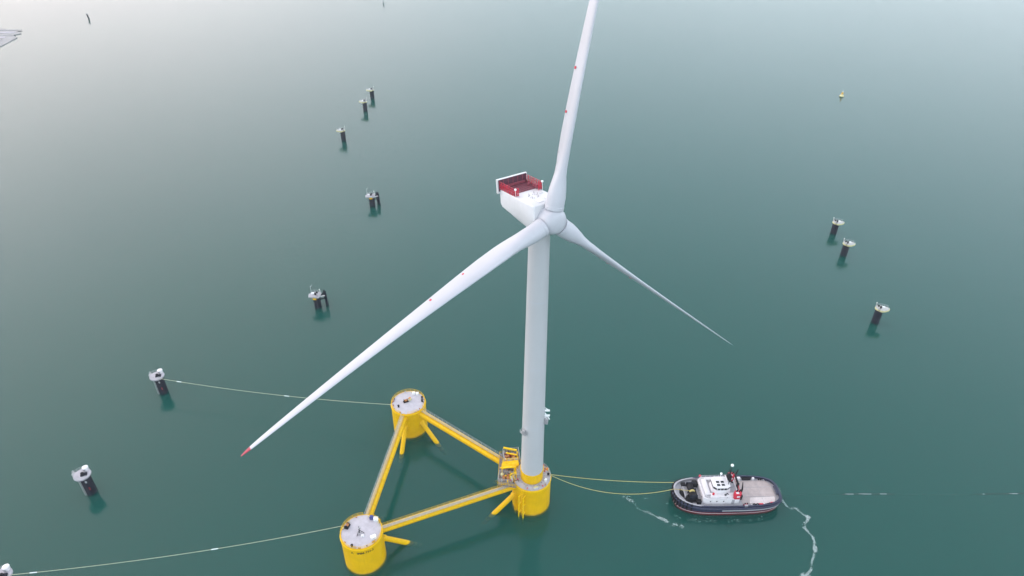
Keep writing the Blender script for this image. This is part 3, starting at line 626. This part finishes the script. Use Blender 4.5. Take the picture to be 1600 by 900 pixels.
# low concrete jetty at the far left
o = [(-493, 705), (-503, 713), (-498, 720), (-512, 733), (-600, 760), (-700, 750), (-700, 640), (-560, 600), (-489, 668)]
jx, jy = -540, 700
jet = empty('jetty', (jx, jy, 0), 0, label='low grey jetty end with dark stripes, far off at the top left edge', cat='jetty')
jb = MB()
jb.prism([(a-jx, b-jy) for a, b in o], -3, .55); jb.build('jetty_slab', 'concrete', jet, smooth=False)
for i in range(7):
    y0 = -30+i*9.5; x1 = 41-abs(i-3.4)*2.2-(i % 2)*4
    MB().box(((x1-160)/2, y0, .75), (160+x1, 3.2, .4+.12*(i % 3)), R(3)).build('jetty_step', 'deck' if i % 2 else 'concrete', jet, smooth=False)

# ------------------------------------------------------------------ ropes
def rope(name, a, b, sag, r, mat, label, cat, group=None, n=28, floats=()):
    a, b = Vector(a), Vector(b); pts = []
    for i in range(n+1):
        u = i/n; p = a.lerp(b, u); p.z -= sag*4*u*(1-u); pts.append(p-a)
    if floats:
        t = empty(name, a, 0, label=label, cat=cat, group=group); MB().tube(pts, r, 6).build('rope', mat, t)
        for u in floats:
            k = u*n; i = int(k); p = pts[i].lerp(pts[i+1], k-i); d = (pts[i+1]-pts[i]).normalized()
            MB().tube([p-d*1.1, p-d*.8, p+d*.8, p+d*1.1], [.05, .13, .13, .05], 8).build('splice_sleeve', 'capwhite', t)
    else:
        t = MB().tube(pts, r, 6).build(name, mat, None, loc=a); tag(t, label, cat, group)
    return t
rope('mooring_rope', (-131.6, 194.4, 8.0), (-42.2, 177.6, 11.6), 1.6, .085, 'mrope', 'thin pale rope from a dolphin to the farthest yellow column, behind the lower left blade', 'rope', floats=(.085, .56))
rope('mooring_rope', (-138.4, 112.4, 9.0), (-48.9, 127.2, 11.6), 2.0, .085, 'mrope', 'thin pale rope from the bottom left dolphin to the nearest yellow column', 'rope', floats=(.07, .6))
rope('tow_rope', (12.3, 146.3, 12.2), (52.6, 149.2, 5.4), 1.0, .095, 'rope', 'upper and tighter yellow tow rope between the turbine column and the tug bow', 'rope', 'tow ropes')
pts = [Vector((12.3, 146.1, 12.2)).lerp(Vector((52.3, 146.6, 5.35)), i/26)-Vector((0, 0, 4*5.3*(i/26)*(1-i/26))) for i in range(27)]+[Vector((57.7, 145.9, 5.3))]
tag(MB().tube([p-pts[0] for p in pts], .095, 6).build('tow_rope', 'rope', None, loc=pts[0]), 'lower sagging yellow tow rope between the turbine column and the tug winch', 'rope', 'tow ropes')
# hose lying on the water to the right of the tug
pts = []
for i in range(60):
    u = i/59; pts.append(Vector((88+u*130-88, 2.6*u+.25*math.sin(u*9), -.075 if not (.158 < u < .275 or u > .5) else .02)))
hose = empty('floating_line', (88, 148.7, 0), 0, label='thin dark line on the water to the right of the tug, with pale floats', cat='floating line')
MB().tube(pts, .08, 6).build('line', 'joint', hose)
for x, l in ((22.9, 3.0), (28.0, 4.5), (34.0, 2.6), (67, 1.0), (77, 3), (90, 2)):
    y = 2.6*x/130+.25*math.sin(x/130*9); MB().tube([(x-l/2, y, 0), (x-l/2+.2, y, .02), (x+l/2-.2, y, .02), (x+l/2, y, 0)], [.03, .09, .09, .03], 8).build('line_float', 'tgrey', hose)

# ------------------------------------------------------------------ tug
TG = empty('tugboat', (69.2, 146.9, 1.0), R(2.2), label='navy tugboat with white deckhouse and flat stern deck, pulling on the two yellow ropes', cat='tugboat')
def outline(k=1.0, kx=1.0, n=72, hx=17.1, hy=6.25):
    o = []
    for i in range(n):
        a = 2*math.pi*i/n; c, s = math.cos(a), math.sin(a); e = 2/3.0 if c < 0 else 2/3.6
        o.append((hx*kx*math.copysign(abs(c)**e, c), hy*k*math.copysign(abs(s)**(2/2.5 if c < 0 else e), s)))
    return o
def shell(name, levels, mat, par, caps=True):   # levels: (z, k, kx)
    return MB().loft([[(x, y, z+(.9*max(0, (-x-8)/9)**2 if z > 1.4 else 0)) for x, y in outline(k, kx)] for z, k, kx in levels], caps).build(name, mat, par)
hull = shell('hull', [(-3.2, .82, .88), (-1.4, .95, .965), (.2, .965, .975), (.4, .968, .978)], 'hullred', TG)
shell('hull_stripe', [(-.22, .966, .9755), (-.06, .967, .976)], 'twhite', hull, False)
shell('topside', [(.4, .97, .979), (1.7, .98, .986), (2.55, .985, .99)], 'navy', hull, False)
shell('main_deck', [(2.0, .965, .975), (2.3, .965, .975)], 'tgrey', hull)
# bulwark with thickness
def bul(a_out, a_in, z0, z1, mat, name, xa, xb, top=True):
    O = outline(a_out, (a_out+1)/2, 144); I = outline(a_in, (a_in+1)/2*.998, 144)
    mb = MB(); idx = [i for i, (x, y) in enumerate(O) if xa <= x <= xb]
    # order indices so they run contiguously
    if xa < 0 and xb < 17: runs = [idx]
    else:
        runs = [[i for i in idx if i > 72]+[i for i in idx if i <= 72]]
    if xa <= -17 and xb >= 17: runs = [list(range(144))+[0]]
    for r_ in runs:
        rings = []
        for i in r_:
            zz = .9*max(0, (-O[i][0]-8)/9)**2
            rings.append([(O[i][0], O[i][1], z0+zz), (O[i][0], O[i][1], z1+zz), (I[i][0], I[i][1], z1+zz), (I[i][0], I[i][1], z0+zz)])
        mb.loft(rings, caps=(len(r_) < 144))
    return mb.build(name, mat, hull)
bul(.985, .95, 2.2, 3.15, 'navy', 'bulwark', -99, 99)
bul(.99, .935, 3.15, 3.3, 'tgrey', 'cap_rail', -99, -9.5)
bul(1.0, .93, 3.13, 3.24, 'navy', 'stern_cap_rail', -9.5, 99)
bul(.948, .935, 2.3, 3.15, 'tgrey', 'inner_bulwark', -99, -7.0)
fo = [(-9.0, -4.9), (-9.0, 4.9), (-11, 4.75), (-12.5, 4.4), (-14.4, 2.8), (-15.2, 0), (-14.4, -2.8), (-12.5, -4.4), (-11, -4.75)]
MB().loft([[(x, y, z+.9*max(0, (-x-8)/9)**2) for x, y in fo] for z in (2.2, 2.34)]).build('foredeck', 'black', TG, smooth=False)
# fender belt: fat rubber all round
pts = [(x*1.004, y*1.02, 2.45+.9*max(0, (-x-8)/9)**2) for x, y in outline(1.0, 1.0, 96)]; pts.append(pts[0])
MB().tube(pts, .42, 10, caps=False).build('fender_belt', 'navy', hull)
pts = [(x*1.0, y*.99, 1.35) for x, y in outline(1.0, 1.0, 96)]; pts = [p for p in pts if p[0] > -4]; pts.sort(key=lambda p: math.atan2(p[1], p[0]))
MB().tube(pts, .22, 8).build('rubbing_strake', 'steel', hull)
mb = MB()
for i, (x, y) in enumerate(outline(1.03, 1.012, 96)):
    if x < -11.5 and i % 2 == 0: mb.cyl((x, y, .9), (x*1.0, y, 3.3+.9*max(0, (-x-8)/9)**2), .3, n=8)
mb.build('bow_fender', 'black', hull)
# work deck aft
wd = MB().prism([(4.0, -4.6), (14.2, -4.6), (15.4, -2.6), (15.6, 0), (15.4, 2.6), (14.2, 4.6), (4.0, 4.6)], 2.3, 2.42).build('work_deck', 'wood', TG, smooth=False)
MB().prism([(6.4, -4.5), (14.1, -4.5), (15.1, -3.0), (15.0, -2.0), (7.2, -2.2)], 2.421, 2.45).build('deck_plate', 'plate', wd, smooth=False)
mb = MB(); 
for y in (-1.9, 1.9): mb.box((9.8, y, 2.44), (11.4, .09, .05))
for x in (7.2, 11.0): mb.box((x, 0, 2.44), (.06, 9, .04))
mb.build('deck_seam', 'tgrey', wd, smooth=False)
MB().cyl((16.1, -1.6, 3.0), (16.1, 1.6, 3.0), .32, n=16).build('stern_roller', 'navy', TG)
# foredeck winch
wi = MB().box((-11.6, 0, 2.5), (4.2, 7.4, .35)).build('winch', 'black', TG)
for y in (-1.5, 1.5): MB().cyl((-11.3, y-1.1, 3.5), (-11.3, y+1.1, 3.5), 1.05, n=18).build('winch_drum', 'black', wi)
for y in (-2.6, 0, 2.6): MB().bevbox((-11.3, y, 3.5), (2.5, .3, 2.4), .1).build('winch_frame', 'darksteel', wi)
MB().cyl((-11.3, -.9, 3.9), (-11.3, -.3, 3.9), .9, n=18).build('rope_coil', 'rope', wi)
MB().bevbox((-9.6, 3.0, 3.3), (1.6, 1.8, 2.0), .1).bevbox((-9.8, -3.7, 2.9), (1.4, 1.3, 1.3), .1).bevbox((-13.2, 3.2, 2.9), (1.4, 1.2, 1.2), .1).build('hydraulic_unit', 'black', wi)
for x, y in ((-13.6, 2.9), (-13.6, -2.9), (-14.6, 0.8)):
    MB().cyl((x, y-.35, 2.3), (x, y-.35, 3.2), .24, n=10).cyl((x, y+.35, 2.3), (x, y+.35, 3.2), .24, n=10).build('mooring_bitt', 'black', TG)
MB().cyl((-13.7, -1.8, 3.55), (-13.7, 1.8, 3.55), .22, n=10).cyl((-13.7, -1.8, 2.3), (-13.7, -1.8, 3.6), .22, n=10).cyl((-13.7, 1.8, 2.3), (-13.7, 1.8, 3.6), .22, n=10).build('tow_staple', 'tgrey', TG)
MB().box((-13.2, 0, 2.36), (.5, 9.2, .12)).build('breakwater', 'tgrey', TG, smooth=False)
# deckhouse
house = MB().loft([[(x, y, z) for x, y in ((-8.6, -3.6), (-7.4, -4.4), (2.6, -4.4), (3.0, -4.0), (3.0, 4.0), (2.6, 4.4), (-7.4, 4.4), (-8.6, 3.6))] for z in (2.3, 4.75, 4.9)]).build('deckhouse', 'twhite', TG)
mb = MB()
for x in (-6.4, -4.4, -2.2): mb.cyl((x, -4.42, 3.7), (x, -4.39, 3.7), .24, n=14).cyl((x, 4.39, 3.7), (x, 4.42, 3.7), .24, n=14)
for y in (-2.4, 0, 2.4): mb.cyl((-8.62, y, 3.8), (-8.58, y, 3.8), .24, n=14)
mb.build('porthole', 'glass', house)
MB().box((.8, -4.42, 3.4), (.9, .06, 1.9)).build('door', 'tgrey', house, smooth=False)
MB().prism([(-8.2, -3.4), (-7.2, -4.1), (2.6, -4.1), (2.6, 4.1), (-7.2, 4.1), (-8.2, 3.4)], 4.9, 4.93).build('boat_deck', 'tgrey', house, smooth=False)
MB().bevbox((-7.0, .3, 5.2), (1.6, 6.3, .55), .2).build('deck_trunk', 'twhite', house)
MB().bevbox((-2.6, -3.2, 5.15), (7.6, 1.7, .45), .1).bevbox((-3.2, 3.5, 5.15), (6.6, 1.1, .45), .1).build('deck_locker', 'twhite', house)
MB().rail([(2.4, -4.2, 4.9), (-7.3, -4.2, 4.9), (-8.3, -3.4, 4.9), (-8.3, 3.4, 4.9), (-7.3, 4.2, 4.9), (2.4, 4.2, 4.9)], 1.0, .035, 1.3).build('railing', 'twhite', house)
wh_o = [(-5.3, -1.3), (-4.2, -2.3), (-1.0, -2.3), (.1, -1.6), (.1, 1.6), (-1.0, 2.3), (-4.2, 2.3), (-5.3, 1.3)]
def sc(o, k, c=(-2.6, 0)): return [(c[0]+(x-c[0])*k, c[1]+(y-c[1])*k) for x, y in o]
wh = MB().loft([[(x, y, z) for x, y in sc(wh_o, k)] for z, k in ((4.93, 1.12), (6.3, 1.04), (6.32, .98), (7.4, 1.03))]).build('wheelhouse', 'twhite', TG, smooth=False)
mb = MB()
for (x0, y0), (x1, y1) in zip(wh_o, wh_o[1:]+wh_o[:1]):
    L = math.hypot(x1-x0, y1-y0); k = max(1, round(L/1.1))
    for i in range(k):
        u0, u1 = (i+.08)/k, (i+.92)/k; q = []
        for u, z, kk in ((u0, 6.42, 1.0), (u1, 6.42, 1.0), (u1, 7.3, 1.04), (u0, 7.3, 1.04)):
            x, y = x0+(x1-x0)*u, y0+(y1-y0)*u; q.append((-2.6+(x+2.6)*kk, y*kk, z))
        q2 = [(-2.6+(a+2.6)*.93, b*.93, c) for a, b, c in q]
        mb.add(q+q2, [(0, 1, 2, 3), (7, 6, 5, 4), (0, 4, 5, 1), (1, 5, 6, 2), (2, 6, 7, 3), (3, 7, 4, 0)])
mb.build('window', 'glass', wh, smooth=False)
rf = MB().loft([[(x, y, z) for x, y in sc(wh_o, k)] for z, k in ((7.38, .98), (7.55, .98), (7.62, .93))]).build('wheelhouse_roof', 'twhite', TG)
mb = MB()
for x in (-3.6, -2.1):
    for y in (-1.2, .0): mb.box((x, y, 7.65), (1.0, .75, .07))
mb.build('roof_window', 'glass', rf, smooth=False)
MB().bevbox((-4.3, 1.5, 7.9), (.5, .5, .5), .1).bevbox((-4.5, -1.4, 7.9), (.4, .5, .45), .1).build('searchlight', 'capwhite', rf)
# mast with radar
ms = MB().cyl((-.4, .3, 7.6), (-.1, .3, 14.6), .2, .1, 10).build('mast', 'black', TG)
MB().bevbox((.35, 1.2, 8.2), (1.2, 1.5, 2.6), .15).bevbox((.3, 1.9, 6.4), (1.3, 1.3, 3.0), .1).build('exhaust_casing', 'black', TG)
MB().box((-.3, .3, 9.6), (.3, 3.4, .18)).box((-.2, .3, 11.6), (.25, 2.2, .15)).cyl((-.4, -1.0, 7.6), (-.2, .3, 10.5), .1, n=6).cyl((-.4, 1.6, 7.6), (-.2, .3, 10.5), .1, n=6).build('spreader', 'black', ms)
MB().sphere((-.1, .3, 14.9), .5).build('mast_dome', 'capwhite', ms)
MB().box((-1.0, .3, 9.0), (.3, 2.4, .25)).build('radar_scanner', 'twhite', ms)
MB().sphere((-1.9, 2.4, 8.7), .4).cyl((-1.9, 2.4, 7.4), (-1.9, 2.4, 8.5), .1, n=6).build('satellite_dome', 'capwhite', ms)
# funnels
for y, nm in ((3.3, 'far'), (-3.9, 'near')):
    f_ = MB().loft([[(x+dx, y+yy, z) for x, yy in ((1.1, -.85), (2.7, -.85), (3.0, 0), (2.7, .85), (1.1, .85), (.8, 0))] for z, dx in ((4.9, -.2), (6.9, 0), (7.1, .05))]).build('funnel', 'red', TG)
    MB().box((1.9, y-.87, 6.1), (.9, .05, .7)).box((1.7, y-.2, 7.13), (.9, .7, .06)).build('funnel_emblem', 'twhite', f_, smooth=False)
    MB().cyl((1.5, y+.35, 6.9), (1.8, y+.35, 8.1), .2, n=10).cyl((2.3, y+.35, 6.9), (2.7, y+.35, 8.0), .2, n=10).build('exhaust_pipe', 'black', f_)
# black deck crane and gear between the funnels
ck = MB().cyl((3.4, .4, 2.3), (3.4, .4, 6.2), .55, .45, 14).build('deck_crane', 'black', TG)
MB().tube([(3.4, .4, 6.0), (2.4, 1.8, 8.6), (3.9, 3.6, 8.9)], [.35, .3, .18], 8).build('crane_boom', 'black', ck)
MB().tube([(4.0, -1.6, 2.4), (4.4, -1.2, 5.5), (4.9, .5, 6.6)], [.3, .26, .12], 8).bevbox((3.8, -2.2, 3.2), (1.1, 1.5, 1.8), .15).build('winch_tower', 'black', ck)
MB().rail([(3.3, -3.0, 4.9), (3.3, 2.8, 4.9)], 1.1, .05, .8).build('aft_railing', 'red', house)
for x, y, m_ in ((-5.4, -3.0, 'red'), (-7.8, 4.3, 'red')): MB().cyl((x, y, 5.3), (x+.0, y, 5.9), .35, n=12).build('life_raft', m_, house)
MB().bevbox((-.4, -1.0, 5.3), (1.2, .8, .7), .1).bevbox((1.0, .6, 5.4), (1.0, 1.6, .9), .1).build('vent_box', 'tgrey', house)
MB().bevbox((-1.6, -3.4, 5.5), (.7, .5, .3), .08).build('skylight', 'glass', house)
rs = random.Random(9)
for i in range(26):
    x, y = rs.uniform(-6.5, 2.4), rs.uniform(-3.9, 3.9)
    if -5.9 < x < .6 and -2.7 < y < 2.7: continue
    h = rs.uniform(.3, .9); MB().bevbox((x, y, 4.95+h/2), (rs.uniform(.3, .9), rs.uniform(.3, .8), h), .06, rs.random()).build('deck_fitting', rs.choice(['twhite', 'tgrey', 'tgrey', 'black', 'steel']), house)
for i in range(16):
    x = rs.uniform(4, 15); y = rs.choice([-1, 1])*rs.uniform(4.95, 5.3)*(1 if x < 12 else .9)
    MB().bevbox((x, y, 2.3+.3), (rs.uniform(.3, .9), rs.uniform(.25, .5), .6), .06, rs.random()*.4).build('deck_fitting', rs.choice(['twhite', 'red', 'black', 'tgrey', 'navy']), TG)
# tyres and gear along the bulwark
mb = MB()
for x in (7.4, 8.5, 11.9, 12.7): 
    mb.loft([[(x+math.cos(a)*(.4+.18*math.cos(b)), -5.25+.18*math.sin(b), 2.8+math.sin(a)*(.4+.18*math.cos(b))) for b in [2*math.pi*j/6 for j in range(6)]] for a in [2*math.pi*i/16 for i in range(17)]], False)
mb.build('tyre_fender', 'black', TG)
MB().bevbox((9.6, -5.15, 2.75), (1.5, .5, .7), .1).bevbox((13.3, -4.6, 2.7), (.8, .5, .5), .1).bevbox((5.0, -5.2, 2.7), (.6, .5, .6), .1).build('fire_locker', 'red', TG)
MB().bevbox((5.2, 5.1, 2.9), (1.8, .8, 1.1), .1).bevbox((10.4, 5.15, 2.75), (.8, .6, .8), .1).build('deck_locker', 'twhite', TG)
MB().bevbox((8.2, 5.15, 2.7), (2.8, .7, .7), .1).build('hose_box', 'black', TG)
for x, y in ((5.0, -4.9), (12.6, 4.9)): MB().cyl((x-.35, y, 2.3), (x-.35, y, 3.1), .22, n=10).cyl((x+.35, y, 2.3), (x+.35, y, 3.1), .22, n=10).build('mooring_bitt', 'black', TG)
MB().box((4.6, -5.9, 2.9), (.9, .5, 1.2)).build('boarding_gate', 'tgrey', TG, smooth=False)

# ------------------------------------------------------------------ foam on the water
fm = MB()
def blob(x, y, r, st=1.0, ang=0.0, z=.02):
    k = 8; vs = []
    for i in range(k):
        a = 2*math.pi*i/k; rr = r*(.3+1.0*random.random()); px, py = rr*math.cos(a)*st, rr*math.sin(a)
        vs.append((x+px*math.cos(ang)-py*math.sin(ang), y+px*math.sin(ang)+py*math.cos(ang), z))
    fm.add(vs, [tuple(range(k))])
cnt = 0
def trail(pts, wd, dens, rmin=.08, rmax=.35, thin=False):
    global cnt
    for (x0, y0), (x1, y1) in zip(pts, pts[1:]):
        L = math.hypot(x1-x0, y1-y0); ang = math.atan2(y1-y0, x1-x0)
        for _ in range(int(L*dens)):
            u = random.random(); s = random.gauss(0, wd*.35); cnt += 1
            x, y = x0+(x1-x0)*u-math.sin(ang)*s, y0+(y1-y0)*u+math.cos(ang)*s
            nn = noise.noise(Vector((x*.45, y*.45, 3)))
            if nn+.5*noise.noise(Vector((x*1.9, y*1.9, 7))) < (-.32 if thin else -.02): continue
            blob(x, y, random.uniform(rmin, rmax)*(1+nn), random.uniform(1.2, 2.6), ang+random.gauss(0, .35), .02+.0004*(cnt % 60))
W = [(87.2, 149.5), (88.0, 147.5), (88.6, 144.8), (89.5, 143.6), (91.5, 143.6), (92.4, 142.2), (92.9, 141.2), (94.4, 140.2), (93.2, 138.8), (92.0, 137.0), (91.8, 135.4), (93.0, 133.2), (92.9, 131.0), (92.0, 129.0), (91.6, 127.2), (90.2, 125.2), (89.0, 123.2), (88.5, 121.6), (86.6, 120.2), (84.6, 119.2)]
trail(W, .5, 60, .03, .1, True)
trail([(94.6, 140.6), (93.6, 139.9)], .9, 80, .05, .16); trail([(92.4, 129.6), (92.1, 127.8)], .8, 60, .05, .16); trail([(87.2, 120.4), (84.9, 119.5)], 1.1, 50, .05, .18)
trail([(92.2, 138.4), (91.1, 136.4), (92.3, 135.2), (93.4, 134.2)], .3, 22, .07, .16)
trail([(36.5, 147.6), (40, 145.6), (41.5, 143), (44.5, 141.4), (47.2, 139.4), (49.5, 137.6), (51.2, 136.2)], .9, 26, .03, .12)
trail([(46, 140.6), (50, 137.7)], .6, 45, .04, .14); trail([(51, 137.4), (55.5, 136.0)], 1.0, 45, .04, .16)
trail([(50.2, 145.5), (51.4, 142.4), (53.4, 139.7), (57, 138.8), (62, 138.6), (70, 138.6), (80, 139.3)], 1.2, 12, .03, .1)
trail([(37, 148), (47, 147.0)], .9, 4, .05, .11)
trail([(88.6, 152), (88.8, 149.5)], .4, 8, .05, .12)
tag(fm.build('foam', 'foam', smooth=False), kind='stuff')
